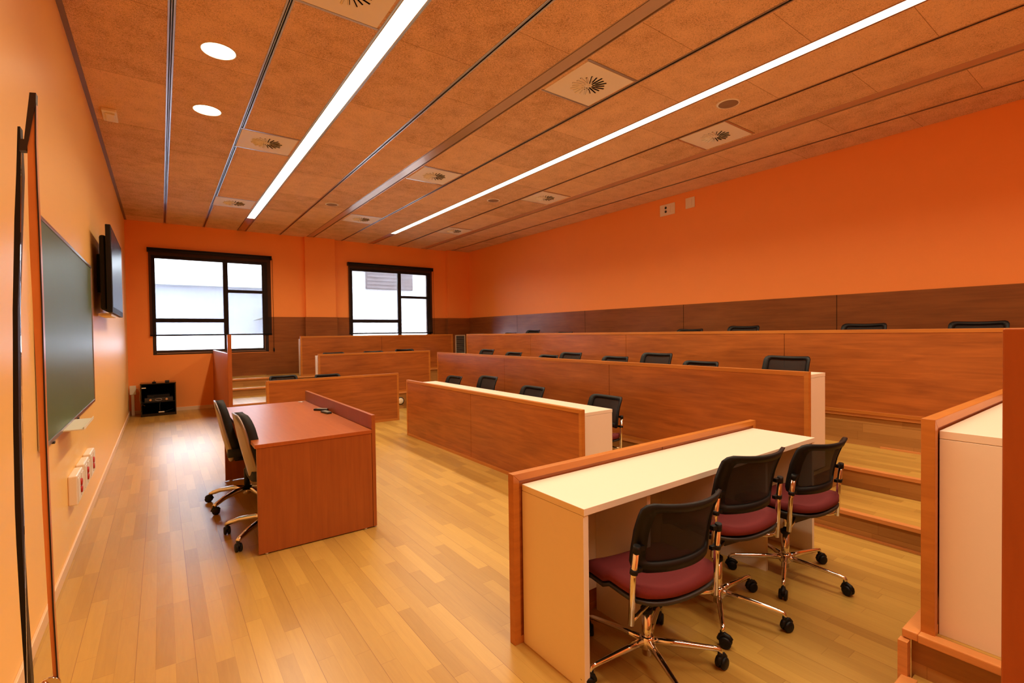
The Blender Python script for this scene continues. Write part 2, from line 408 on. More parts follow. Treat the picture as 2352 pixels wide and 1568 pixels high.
box(bm, 4.535, 4.55, 0.6, 1.70, 0, 0.012); box(bm, 6.135, 6.15, YB, 1.7, 0.33, 0.345)
box(bm, 2.84, 4.55, 0.60, 0.614, 0, 0.012); box(bm, 2.792, 2.83, 0.60, 0.63, 0.0, 0.30)
struct('trim_%d' % n, bm, 'nosing'); n += 1

# windows
def window(i, a, mull, bars_left, bars_right):
    e = bpy.data.objects.new('window_%d' % i, None); COL.objects.link(e); e.location = (a[0], YF, a[2]); e['kind'] = 'structure'
    w, h = a[1]-a[0], a[3]-a[2]
    y0, y1 = 0.0, 0.07
    bm = BM(); t = 0.06
    box(bm, 0, t, y0, y1, 0, h); box(bm, w-t, w, y0, y1, 0, h); box(bm, t, w-t, y0, y1, 0, t); box(bm, t, w-t, y0, y1, h-t, h)
    box(bm, mull-0.045, mull+0.045, y0+0.01, y1, t, h-t)
    obj('window_frame', bm, 'frame_dark', e, bevel=0.004)
    bm = BM()
    for z in bars_left: box(bm, t, mull-0.045, y0+0.015, y1, z-0.04, z+0.04)
    for z in bars_right: box(bm, mull+0.045, w-t, y0+0.015, y1, z-0.032, z+0.032)
    obj('glazing_bar', bm, 'frame_dark', e, bevel=0.003)
    bm = BM()  # inner sash edge line
    box(bm, w-t-0.045, w-t, y0+0.012, y1, t, h-t)
    box(bm, t, w-t, y0+0.008, y1, t, t+0.03)
    obj('sash', bm, 'frame_dark', e, bevel=0.003)
    bm = BM(); box(bm, t, w-t, 0.04, 0.046, t, h-t); obj('glass_pane', bm, 'glass', e)
    bm = BM(); box(bm, w-t-0.012, w-t-0.006, -0.002, 0.012, t, h-t); box(bm, t, w-t, -0.002, 0.008, t*0.45, t*0.6)
    obj('metal_bead', bm, 'alu', e)
    # outside sill and reveal
    bm = BM(); box(bm, 0, w, 0.07, 0.34, -0.03, 0.0); obj('window_sill', bm, 'coping', e)
window(1, W1, 1.27, [0.69], [1.32])
window(2, W2, 1.285, [0.69], [1.32])

# near-left glazed door leaf, seen almost edge-on; its slightly bowed edges are given as (x, z) in metres
d = bpy.data.objects.new('door_1', None); COL.objects.link(d); d['kind'] = 'structure'; d.location = (0.30, 1.45, 0)
def strip(name, y, th, left, right, m, bevel=0.0015):
    bm = BM(); n = len(left)
    fr = [bm.verts.new((x-0.30, y-1.45, z)) for x, z in left+right[::-1]]; bk = [bm.verts.new((x-0.30, y-1.45+th, z)) for x, z in left+right[::-1]]
    N = 2*n
    for k in range(n-1):
        bm.faces.new((fr[k], fr[k+1], fr[N-2-k], fr[N-1-k])); bm.faces.new((bk[N-1-k], bk[N-2-k], bk[k+1], bk[k]))
    for k in range(N): bm.faces.new((fr[k], bk[k], bk[(k+1)%N], fr[(k+1)%N]))
    return obj(name, bm, m, d)
strip('stile', 1.45, 0.022, [(0.3133, 2.0058), (0.3045, 1.913), (0.3031, 1.8202), (0.3028, 1.6892), (0.3048, 1.5689), (0.3084, 1.308), (0.31, 1.1245), (0.3142, 0.9029), (0.3192, 0.7386), (0.3192, 0.01)], [(0.3195, 2.0075), (0.3177, 1.9159), (0.318, 1.8226), (0.3193, 1.6907), (0.3198, 1.5692), (0.3194, 1.3067), (0.3208, 1.122), (0.3229, 0.8999), (0.3269, 0.7352), (0.3269, 0.01)], 'door_wood')
strip('edge_seal', 1.448, 0.004, [(0.3178, 2.0062), (0.3159, 1.9148), (0.3162, 1.8218), (0.3175, 1.6902), (0.318, 1.5691), (0.3176, 1.3072), (0.319, 1.123), (0.3211, 0.9014), (0.3251, 0.7372), (0.3251, 0.01)], [(0.3201, 2.0069), (0.3183, 1.9154), (0.3186, 1.8222), (0.3199, 1.6904), (0.3204, 1.5691), (0.32, 1.3069), (0.3214, 1.1224), (0.3236, 0.9006), (0.3275, 0.7361), (0.3275, 0.01)], 'frame_dark')
strip('hinge_post', 1.74, 0.03, [(0.2427, 2.0368), (0.2376, 1.9148), (0.2319, 1.8039), (0.2235, 1.5706), (0.2176, 1.2764), (0.2159, 1.0618), (0.2166, 0.9721), (0.2195, 0.8027), (0.2244, 0.6107), (0.2244, 0.01)], [(0.2475, 2.0379), (0.2487, 1.9168), (0.2438, 1.8054), (0.233, 1.5708), (0.2278, 1.2751), (0.2269, 1.0593), (0.2273, 0.9693), (0.2298, 0.7991), (0.2359, 0.6056), (0.2359, 0.01)], 'black')
strip('top_rail', 1.446, 0.02, [(0.3106, 2.022), (0.3094, 2.0097), (0.3001, 1.9218), (0.2962, 1.8962)], [(0.3207, 2.0239), (0.32, 2.0061), (0.3074, 1.9234), (0.3028, 1.8976)], 'frame_dark')
strip('lower_rail', 1.60, 0.02, [(0.2693, 1.9658), (0.2672, 1.938)], [(0.2803, 1.9662), (0.279, 1.9404)], 'frame_dark')
strip('glass_pane', 1.62, 0.006, [(0.2669, 1.9441), (0.2572, 1.577), (0.2486, 0.6702), (0.2486, 0.01)], [(0.2789, 1.9466), (0.281, 1.5776), (0.2941, 0.6502), (0.2941, 0.01)], 'glass')
bm = BM()
tube(bm, [(0.010, 0.0, 0.735), (0.0, -0.020, 0.738), (-0.012, -0.028, 0.738), (-0.05, -0.028, 0.728)], [0.009, 0.009, 0.010, 0.008], 12)
lathe(bm, [(0.020, 0.0), (0.020, -0.006)], (0.012, 0, 0.735), 20, 'Y')
obj('door_handle', bm, 'chrome', d)

# ================================================================== LUMINAIRES
for i, (a, b) in enumerate(LIGHTS):
    y1 = 10.58 if i == 0 else 10.50
    t = thing('linear_ceiling_light', ('long recessed strip light nearer the blackboard wall, glowing white' if i == 0 else
              'long recessed strip light over the middle of the benches, glowing white'), 'ceiling light', ((a+b)/2, 4, H), 0, 'recessed strip lights')
    w = (b-a)/2; ya, yb = YB-4, y1-4
    bm = BM(); lw = 0.062 if i == 0 else 0.052
    box(bm, -lw, lw, ya, yb, 0.002, 0.012); obj('diffuser', bm, 'lens', t)
    area('strip_light_source', (0, (ya+yb)/2, -0.004), 2*lw, yb-ya, LAMP_POWER, LAMP, parent=t)
    bm = BM()
    for s in (-1, 1): box(bm, s*w-0.004-0.004*s, s*w+0.004-0.004*s, ya, YF-4, -0.002, 0.05)
    for s in (-1, 1): box(bm, s*(lw+0.008)-0.005, s*(lw+0.008)+0.005, ya, YF-4, -0.001, 0.03)
    box(bm, -w, w, ya, YF-4, 0.05, 0.055); box(bm, -lw, lw, yb, YF-4, 0.004, 0.03)
    obj('housing', bm, 'alu', t)
for i, (x, y) in enumerate(((0.948, 4.52), (0.952, 5.76))):
    t = thing('round_downlight', 'round recessed downlight in the ceiling, ' + ('larger-looking one nearest the viewer' if i == 0 else 'the one farther along toward the windows'), 'ceiling light', (x, y, H), 0, 'round downlights')
    bm = BM(); lathe(bm, [(0.118, 0.0), (0.118, -0.004)], (0,0,0.003)); obj('diffuser', bm, 'down', t)
    bm = BM()
    for r0, r1, z0, z1 in ((0.119, 0.127, -0.006, 0.0),):
        seg = 40
        rings = [[bm.verts.new((r*math.cos(2*PI*k/seg), r*math.sin(2*PI*k/seg), z)) for k in range(seg)] for r, z in ((r0,z1),(r0,z0),(r1,z0),(r1,z1))]
        for q in range(4):
            for k in range(seg):
                f = bm.faces.new((rings[q][k], rings[q][(k+1)%seg], rings[(q+1)%4][(k+1)%seg], rings[(q+1)%4][k])); f.smooth = True
    obj('trim_ring', bm, 'vent_white', t)

# ================================================================== CEILING VENTS
def make_vent(label):
    t = thing('ceiling_vent', label, 'ceiling vent', (0,0,H), 0, 'square swirl vents in the ceiling')
    bm = BM(); box(bm, 0.012, 0.588, 0.012, 0.588, -0.006, 0.0)
    c = 0.3
    nsl = 20
    for k in range(nsl):
        a = 2*PI*k/nsl; r0, r1 = (0.036, 0.165) if k % 2 else (0.062, 0.150)
        v = box(bm, r0, r1, -0.0080, 0.0080, -0.0072, -0.0058, 1)
        xform(v, Matrix.Translation((c, c, 0)) @ Matrix.Rotation(a, 4, 'Z') @ Matrix.Translation((0, 0.010, 0)))
        v = box(bm, r0, r1, -0.0065, 0.0065, -0.0006, 0.0006, 0)
        xform(v, Matrix.Translation((c, c, -0.0115)) @ Matrix.Rotation(a, 4, 'Z') @ Matrix.Translation((0, 0.012, 0)) @ Matrix.Rotation(0.75, 4, 'X'))
    lathe(bm, [(0.014, -0.006), (0.014, -0.010), (0.006, -0.012)], (c, c, 0), 16)
    obj('face_plate', bm, ['vent_white', 'void'], t)
    for (x0, x1, y0, y1) in ((-0.004, 0.604, -0.016, 0.006), (-0.004, 0.604, 0.594, 0.616)):
        bm = BM(); box(bm, x0, x1, y0, y1, -0.005, 0); obj('edge_rail', bm, 'alu', t)
    return t
rows = [(2.93, 'nearest'), (6.05, 'middle'), (9.20, 'farthest')]
cols = [(1.286, 'one left of both strip lights'), (3.476, 'one between the two strip lights'), (5.556, 'one right of both strip lights')]
v0 = None
for y, rn in rows:
    for x, cn in cols:
        lab = 'square white ceiling vent, %s %s' % (rn, cn)
        if v0 is None: v0 = make_vent(lab); v0.location = (x, y, H)
        else: dup(v0, (x, y, H), 0, lab)

# ceiling speakers
s0 = None
for x, y, lab in ((5.205, 2.69, 'round ceiling loudspeaker nearest the viewer, right of the long strip light'),
                  (5.205, 6.95, 'small round ceiling loudspeaker halfway along, right of the long strip light'),
                  (2.99, 8.70, 'small round ceiling loudspeaker between the two strip lights')):
    if s0 is None:
        s0 = thing('ceiling_speaker', lab, 'speaker', (x, y, H), 0, 'round ceiling speakers')
        bm = BM(); lathe(bm, [(0.112, 0), (0.112, -0.004), (0.100, -0.008), (0.095, -0.008)]); obj('bezel', bm, 'vent_white', s0)
        bm = BM(); lathe(bm, [(0.096, -0.007), (0.09, -0.0095), (0.02, -0.012)]); obj('speaker_grille', bm, 'speaker_mesh', s0)
    else: dup(s0, (x, y, H), 0, lab)
# emergency light box
t = thing('emergency_light', 'small white rectangular emergency light on the ceiling beside the blackboard wall', 'emergency light', (0.155, 6.4, H))
bm = BM(); box(bm, -0.06, 0.06, -0.15, 0.15, -0.03, 0); obj('housing', bm, 'vent_white', t, bevel=0.006)
bm = BM(); box(bm, -0.035, 0.045, -0.10, 0.10, -0.045, -0.03); obj('cover', bm, 'cream', t, bevel=0.01)

# ================================================================== BENCH DESKS
def bench(label, loc, rz, length, seams=(), dividers=(), top_over=0.03, depth=0.455, z_panel=0.82, inset=0.06, under=0.0, zt=0.775):
    """local x along the bench, front board at y 0..0.04, seats at +y"""
    t = thing('bench_desk', label, 'desk', loc, rz, 'long bench desks with cherry front boards')
    cuts = [0.0] + sorted(seams) + [length]
    b = 0.035
    for a, c in zip(cuts, cuts[1:]):
        x0 = a + (b if a == 0 else 0.003); x1 = c - (b if c == length else 0.003)
        bm = BM(); box(bm, x0, x1, 0.004, 0.036, 0.03-under, z_panel-b)
        obj('front_board', bm, 'panel', t)
    bm = BM()
    def mitre(p0, p1, p2, p3):   # quad in xz extruded in y
        a = [bm.verts.new((x, 0.0, z)) for x, z in (p0, p1, p2, p3)]; c = [bm.verts.new((x, 0.042, z)) for x, z in (p0, p1, p2, p3)]
        bm.faces.new(a); bm.faces.new(c[::-1])
        for i in range(4): bm.faces.new((a[i], c[i], c[(i+1)%4], a[(i+1)%4]))
    zb = 0.0 - under
    mitre((0, zb), (b, zb+b), (b, z_panel-b), (0, z_panel))
    mitre((length, zb), (length, z_panel), (length-b, z_panel-b), (length-b, zb+b))
    mitre((0, z_panel), (b, z_panel-b), (length-b, z_panel-b), (length, z_panel))
    mitre((0, zb), (length, zb), (length-b, zb+b), (b, zb+b))
    obj('board_edging', bm, 'trim', t, bevel=0.0015)
    bm = BM(); box(bm, inset, length-inset, 0.044, depth, zt-0.03, zt); obj('worktop', bm, 'white', t, bevel=0.0015)
    for x in (inset, length-inset-0.03):
        bm = BM(); box(bm, x, x+0.03, 0.044, depth-0.005, 0, zt-0.0315); obj('end_panel', bm, 'white', t, bevel=0.001)
    for x in dividers:
        bm = BM(); box(bm, x, x+0.025, 0.06, 0.40, 0, zt-0.0315); obj('divider', bm, 'white', t)
    bm = BM(); box(bm, inset+0.031, length-inset-0.031, 0.044, 0.058, 0.12, zt-0.0315); obj('back_panel', bm, 'white', t)
    return t
# near block, front row (faces +Y): origin at its right end
bench('bench desk nearest the viewer with three red seated chairs under its cream top', (4.10, 1.895, 0), PI, 2.235, seams=(1.1,), dividers=(0.55, 1.12, 1.68), depth=0.465, z_panel=0.82, inset=0.05, zt=0.768)
# near block, second row on the tier
bench('partly hidden bench desk on the step at the right edge, white end in view', (4.35, 0.575, 0.33), PI, 1.50, z_panel=0.82, inset=0.045)
# centre block
bench('low front bench desk in the centre with a long cream worktop facing the blackboard', (3.45, 6.72, 0), -PI/2, 3.69, seams=(1.83,), dividers=(0.9, 1.8, 2.7))
bench('long second row bench desk in the centre, cherry front board facing the blackboard', (4.585, 7.93, 0.335), -PI/2, 6.24, seams=(2.12, 4.17), dividers=(1.5, 3.1, 4.6), z_panel=0.825, zt=0.79)
bench('long top-row bench desk running in front of the right orange wall', (6.12, 9.48, 0.645), -PI/2, 9.0, seams=(2.34, 4.64, 6.90), dividers=(2.2, 4.5, 6.8), z_panel=0.835)
# far block (faces -Y)
bench('front-row bench desk standing behind the teacher desk, facing the viewer', (1.785, 8.0, 0), 0, 2.085, dividers=(1.0,))
bench('second-row bench desk with white end panel, in front of the window wall', (2.83, 9.19, 0.335), 0, 2.24, dividers=(1.1,), z_panel=0.815)
bench('top-row bench desk below the smaller right-hand window', (2.87, 10.74, 0.645), 0, 3.60, seams=(1.75,), dividers=(1.2, 2.4), z_panel=0.835)

# guard panels at the stair sides
def guard(label, loc, sgn, length, hlow, hpost):
    t = thing('guard_panel', label, 'partition', loc, 0, 'wooden guard panels beside the steps')
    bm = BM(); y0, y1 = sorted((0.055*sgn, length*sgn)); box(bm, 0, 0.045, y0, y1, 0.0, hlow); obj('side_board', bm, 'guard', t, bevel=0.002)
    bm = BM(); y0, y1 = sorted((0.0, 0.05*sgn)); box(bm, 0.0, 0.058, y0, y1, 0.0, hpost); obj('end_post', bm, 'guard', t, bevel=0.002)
    return t
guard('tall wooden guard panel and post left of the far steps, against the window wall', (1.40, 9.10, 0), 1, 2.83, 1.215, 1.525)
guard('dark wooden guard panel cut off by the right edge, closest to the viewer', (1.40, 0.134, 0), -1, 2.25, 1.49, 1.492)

# ================================================================== TEACHER DESK
t = thing('teacher_desk', 'reddish cherry teacher desk standing free in the middle of the floor', 'desk', (1.035, 3.665, 0))
Lx, Ly = 0.825, 2.13
bm = BM(); box(bm, -0.012, Lx-0.03, -0.005, Ly+0.005, 0.733, 0.76); obj('desktop', bm, 'desk_top', t, bevel=0.0015)
for y in (0.0, Ly-0.03):
    bm = BM(); box(bm, 0, Lx-0.031, y, y+0.03, 0.008, 0.732); obj('side_panel', bm, 'desk_side', t, bevel=0.0015)
bm = BM(); box(bm, Lx-0.028, Lx, 0.0, Ly, 0.008, 0.872); obj('front_board', bm, 'desk_side', t, bevel=0.0015)
bm = BM(); box(bm, 0.35, 0.368, 0.03, Ly-0.03, 0.25, 0.732); obj('modesty_panel', bm, 'desk_side', t)
bm = BM(); lathe(bm, [(0.032, 0.0), (0.032, 0.003), (0.024, 0.0035)], (0.735, 2.05, 0.7605), 24); obj('cable_grommet', bm, 'alu', t)
for x, y in ((0.05, 0.015), (0.74, 0.015), (0.05, Ly-0.015), (0.74, Ly-0.015)):
    bm = BM(); lathe(bm, [(0.015, 0), (0.015, 0.01)], (x, y, 0), 14); obj('foot', bm, 'alu', t)
# remote controls
def remote(label, loc, rz, col):
    t = thing('remote_control', label, 'remote control', loc, rz, 'remote controls on the teacher desk')
    bm = BM(); box(bm, -0.024, 0.024, -0.075, 0.075, 0, 0.018); obj('body', bm, col, t, bevel=0.006)
    bm = BM()
    for i in range(3):
        for j in range(6): box(bm, -0.017+i*0.0125, -0.008+i*0.0125, -0.062+j*0.019, -0.050+j*0.019, 0.018, 0.0205)
    b = obj('buttons', bm, 'grille', t); b['label'] = 'grid of small grey buttons'
    return t
remote('slim black remote control with grey buttons, nearer one on the teacher desk', (1.775, 4.73, 0.760), 0.15, 'darkgrey')
remote('black remote control lying behind the other on the teacher desk', (1.785, 4.93, 0.760), 0.75, 'black')

# ================================================================== CHAIRS
def caster(bm, r=0.027):
    # twin wheel castor, hanging from z=0.075 at the origin, wheel axis along X, trailing +Y
    for s in (-1, 1):
        lathe(bm, [(0.004, s*0.004), (r*0.94, s*0.004), (r, s*0.009), (r, s*0.017), (r*0.85, s*0.0215), (0.004, s*0.0215)], (0, 0.012, r), 18, 'X')
    v = box(bm, -0.0035, 0.0035, -0.018, 0.03, 0.02, 0.058)
    lathe(bm, [(0.010, 0.05), (0.010, 0.074), (0.006, 0.076)], (0, -0.004, 0), 12)
    tube(bm, [(0, -0.018, 0.03), (0, -0.010, 0.05), (0, 0.008, 0.0585), (0, 0.026, 0.052), (0, 0.036, 0.04)], 0.0125, 8)
def rr(w, h, r, n=6, cx=0, cy=0):
    """rounded rectangle outline"""
    pts = []
    for (sx, sy, a0) in ((1,1,0), (-1,1,PI/2), (-1,-1,PI), (1,-1,3*PI/2)):
        for k in range(n+1):
            a = a0 + PI/2*k/n; pts.append((cx+sx*(w-r)+r*math.cos(a), cy+sy*(h-r)+r*math.sin(a)))
    return pts
def resample(poly, N):
    n = len(poly); seg = [math.dist(poly[i], poly[(i+1)%n]) for i in range(n)]; tot = sum(seg); out = []; i = 0; acc = 0
    for k in range(N):
        tt = tot*k/N
        while acc+seg[i] < tt: acc += seg[i]; i += 1
        f = (tt-acc)/seg[i]; a, b = poly[i], poly[(i+1)%n]; out.append((a[0]+(b[0]-a[0])*f, a[1]+(b[1]-a[1])*f))
    return out
def ring_shell(bm, outer, inner, fmap, th, mi=0):
    N = len(outer)
    A = [[bm.verts.new(fmap(x, z, s*th)) for (x, z) in P] for P in (outer, inner) for s in (-0.5, 0.5)]
    oo, oi, io, ii = A[0], A[1], A[2], A[3]
    for a, b in ((oo, oi), (oi, ii), (ii, io), (io, oo)):
        for k in range(N):
            f = bm.faces.new((a[k], a[(k+1)%N], b[(k+1)%N], b[k])); f.smooth = True; f.material_index = mi
def slab(bm, poly, fmap, th, rings=4, mi=0, cap=True):
    """closed curved slab filling the outline"""
    N = len(poly); cx = sum(p[0] for p in poly)/N; cz = sum(p[1] for p in poly)/N
    lay = []
    for s in (-0.5, 0.5):
        rs = [[bm.verts.new(fmap(cx+(x-cx)*q/rings, cz+(z-cz)*q/rings, s*th)) for (x, z) in poly] for q in range(1, rings+1)]
        c = bm.verts.new(fmap(cx, cz, s*th))
        for k in range(N):
            f = bm.faces.new((c, rs[0][k], rs[0][(k+1)%N])); f.smooth = True; f.material_index = mi
            for q in range(rings-1):
                f = bm.faces.new((rs[q][k], rs[q+1][k], rs[q+1][(k+1)%N], rs[q][(k+1)%N])); f.smooth = True; f.material_index = mi
        lay.append(rs[-1])
    for k in range(N):
        f = bm.faces.new((lay[0][k], lay[0][(k+1)%N], lay[1][(k+1)%N], lay[1][k])); f.smooth = True; f.material_index = mi

def five_star(t, R, rot, leg_mat, leg_pts, leg_r, caster_r=0.027, squash=1.0):
    bm = BM(); lathe(bm, [(0.030, 0.075), (0.034, 0.08), (0.034, 0.125), (0.026, 0.132)], (0,0,0), 20); obj('hub', bm, leg_mat, t)
    for k in range(5):
        a = rot + 2*PI*k/5
        bm = BM(); tube(bm, leg_pts, leg_r, 10)
        if squash != 1.0:
            for v in bm.verts: v.co.y *= squash
        xform(bm.verts, Matrix.Rotation(a, 4, 'Z'))
        lg = obj('leg', bm, leg_mat, t)
        bm = BM(); caster(bm, caster_r)
        xform(bm.verts, Matrix.Translation((R*math.cos(a), R*math.sin(a), 0)) @ Matrix.Rotation(a + random.uniform(-2.2, 2.2), 4, 'Z'))
        obj('caster', bm, 'black', t)

def make_task_chair(label, rot=0.0, dz=0.0):
    """faces +Y"""
    t = thing('task_chair', label, 'chair', (0,0,0), 0, 'mesh-backed task chairs with red seats')
    R = 0.315
    five_star(t, R, rot, 'chrome', [(0.02, 0, 0.105), (0.12, 0, 0.103), (R-0.03, 0, 0.092), (R-0.006, 0, 0.088), (R, 0, 0.080), (R, 0, 0.066)], [0.017, 0.0145, 0.011, 0.0105, 0.010, 0.009])
    zc = 0.435 + dz
    bm = BM(); lathe(bm, [(0.022, 0.045), (0.022, 0.26+dz*0.5)], (0,0,0), 18); lathe(bm, [(0.013, 0.26+dz*0.5), (0.013, zc-0.03)], (0,0,0), 14); obj('column', bm, 'chrome', t)
    bm = BM(); lathe(bm, [(0.024, 0.255+dz*0.5), (0.027, 0.26+dz*0.5), (0.027, 0.275+dz*0.5), (0.02, 0.28+dz*0.5)], (0,0,0), 18); obj('collar', bm, 'black', t)
    def smap(x, y, s):
        z = zc + 0.03 - 0.055*max(0, (y-0.10)/0.13)**2 + 0.045*(x/0.235)**2*(0.4 if y > 0 else 1.0) + 0.02*max(0, (-y-0.10)/0.13)**2
        edge = max(abs(x)/0.235, abs(y)/0.225)
        k = 1 - 0.45*max(0, edge-0.7)/0.3
        return (x, y, z + s*k)
    pl = resample(rr(0.224, 0.225, 0.085, 7), 40)
    bm = BM(); slab(bm, pl, smap, 0.062, 5); obj('seat', bm, 'red_seat', t)
    def umap(x, y, s):
        a = smap(x*0.97, y*0.97, 0); return (x, y, a[2]-0.036+s)
    bm = BM(); slab(bm, pl, umap, 0.016, 4)
    box(bm, -0.09, 0.09, -0.12, 0.10, zc-0.055, zc-0.012)
    obj('seat_shell', bm, 'darkgrey', t)
    z0, z1 = 0.575+dz, 0.868+dz; zm, hh = (z0+z1)/2, (z1-z0)/2
    def bmap(x, z, s):
        wv = (z-z0)/(z1-z0)
        return (x*(1.02-0.02*wv), -0.215 + 0.070*(abs(x)/0.21)**2.2 - 0.085*wv + 0.018*math.sin(wv*PI) - s, z + 0.010*(abs(x)/0.21)**2*(1 if wv > .5 else 0))
    outer = resample(rr(0.212, hh, 0.042, 7, 0, zm), 56)
    inner = resample(rr(0.172, hh-0.038, 0.020, 7, 0, zm+0.004), 56)
    bm = BM(); ring_shell(bm, outer, inner, bmap, 0.020); 
    obj('back_frame', bm, 'black', t)
    bm = BM(); slab(bm, resample(rr(0.178, hh-0.032, 0.024, 6, 0, zm+0.004), 48), bmap, 0.002, 5); obj('back_mesh', bm, 'mesh', t)
    for s in (-1, 1):
        bm = BM(); tube(bm, [(s*0.236, -0.172, zc-0.055), (s*0.233, -0.183, 0.57+dz), (s*0.228, -0.198, 0.69+dz)], 0.0125, 12); tube(bm, [(s*0.10, -0.12, zc-0.035), (s*0.19, -0.15, zc-0.045), (s*0.234, -0.172, zc-0.04)], 0.009, 10)
        p = obj('back_support', bm, 'chrome', t)
        bm = BM(); tube(bm, [(s*0.2285, -0.196, 0.675+dz), (s*0.2275, -0.200, 0.705+dz)], [0.0165, 0.014], 12)
        box(bm, min(s*0.19, s*0.222), max(s*0.19, s*0.227), -0.205, -0.185, 0.680+dz, 0.698+dz); obj('top_clamp', bm, 'black', p)
        bm = BM(); tube(bm, [(s*0.2325, -0.185, 0.588+dz), (s*0.2315, -0.188, 0.608+dz)], 0.0165, 12)
        box(bm, min(s*0.195, s*0.221), max(s*0.195, s*0.231), -0.194, -0.176, 0.590+dz, 0.606+dz); obj('lower_clamp', bm, 'black', p)
    return t
c1 = make_task_chair('red seated mesh chair at the nearest bench desk, leftmost of its three', math.radians(-44), -0.045)
c1.location = (2.268, 1.40, 0); c1.rotation_euler = (0, 0, math.radians(-9))
c2 = make_task_chair('red seated mesh chair at the nearest bench desk, middle and tallest of three', math.radians(-73), 0.03)
c2.location = (2.905, 1.44, 0); c2.rotation_euler = (0, 0, math.radians(-9))
c3 = make_task_chair('red seated mesh chair at the nearest bench desk, rightmost of its three', math.radians(-85), -0.01)
c3.location = (3.59, 1.41, 0); c3.rotation_euler = (0, 0, math.radians(-8))
for c, deg in ((c1, 9), (c2, 9), (c3, 8)):   # keep the feet where they stand
    for ch in c.children:
        if ch.name.startswith(('leg', 'caster', 'hub')): ch.rotation_euler = (0, 0, math.radians(deg))
VAR = {-0.03: None, 0.0: None, 0.03: None}
used = {}
def place(key, x, y, z, rz, label, group):
    dz = min(VAR, key=lambda k: abs(k-key))
    if dz not in used:
        used[dz] = make_task_chair(label, math.radians(20), dz); o = used[dz]
        o.location = (x, y, z); o.rotation_euler = (0, 0, rz)
    else: o = dup(used[dz], (x, y, z), rz, label)
    o['group'] = group
    return o
G1 = 'black mesh chairs in the centre front row'; G2 = 'black mesh chairs in the centre second row'; G3 = 'black mesh chairs in the centre top row'
# back sits 0.30 behind the base centre -> seats face -X (rz = +90 deg)
for x, y, k, lab in ((3.92, 6.50, -0.03, 'black mesh chair at the farthest end of the long cream worktop'),
                     (3.92, 5.55, 0.03, 'black mesh chair second from the far end of the long cream worktop'),
                     (3.92, 4.57, -0.03, 'low black mesh chair behind the middle of the long cream worktop'),
                     (3.95, 3.42, -0.03, 'black mesh chair at the near end of the long cream worktop')):
    place(k, x, y, 0, PI/2, lab, G1)
ords = ['farthest', 'second from the far end', 'third from the far end', 'fourth from the far end', 'fourth from the near end', 'third from the near end', 'second from the near end', 'nearest']
for (y, k), o_ in zip(((7.31, 0.0), (6.50, -0.03), (5.61, -0.06), (5.11, 0.0), (4.28, -0.02), (3.63, 0.03), (3.11, -0.05), (2.25, 0.03)), ords):
    place(k if k > -0.015 else -0.03, {3.11: 5.13, 2.25: 5.24}.get(y, 5.05), y, 0.33 if k > -0.04 else 0.31, PI/2, 'chair top above the long second row bench, %s of eight' % o_, G2)
ords = ['farthest', 'second from the far end', 'third from the far end', 'fourth from the far end', 'third from the near end', 'second from the near end', 'nearest']
for (y, k), o_ in zip(((8.75, -0.03), (7.93, 0.03), (6.95, -0.03), (4.23, 0.0), (3.42, 0.03), (2.055, 0.03), (1.13, 0.03)), ords):
    place(k, 6.60, y, 0.645 if o_ != 'farthest' and 'third from the far' not in o_ else 0.655, PI/2, 'chair top above the long top row bench, %s of seven' % o_, G3)
GF = 'black mesh chairs of the far block'
place(-0.03, 2.14, 8.42, 0, PI, 'black mesh chair top behind the far front row bench, left one', GF)
place(-0.03, 2.84, 8.42, -0.02, PI, 'black mesh chair top behind the far front row bench, right one', GF)
place(-0.03, 3.30, 9.66, 0.31, PI, 'black mesh chair top behind the far second row bench, left one', GF)
place(-0.03, 4.11, 9.66, 0.31, PI, 'black mesh chair top behind the far second row bench, middle one', GF)
place(-0.03, 4.80, 9.66, 0.33, PI, 'black mesh chair top behind the far second row bench, right one', GF)

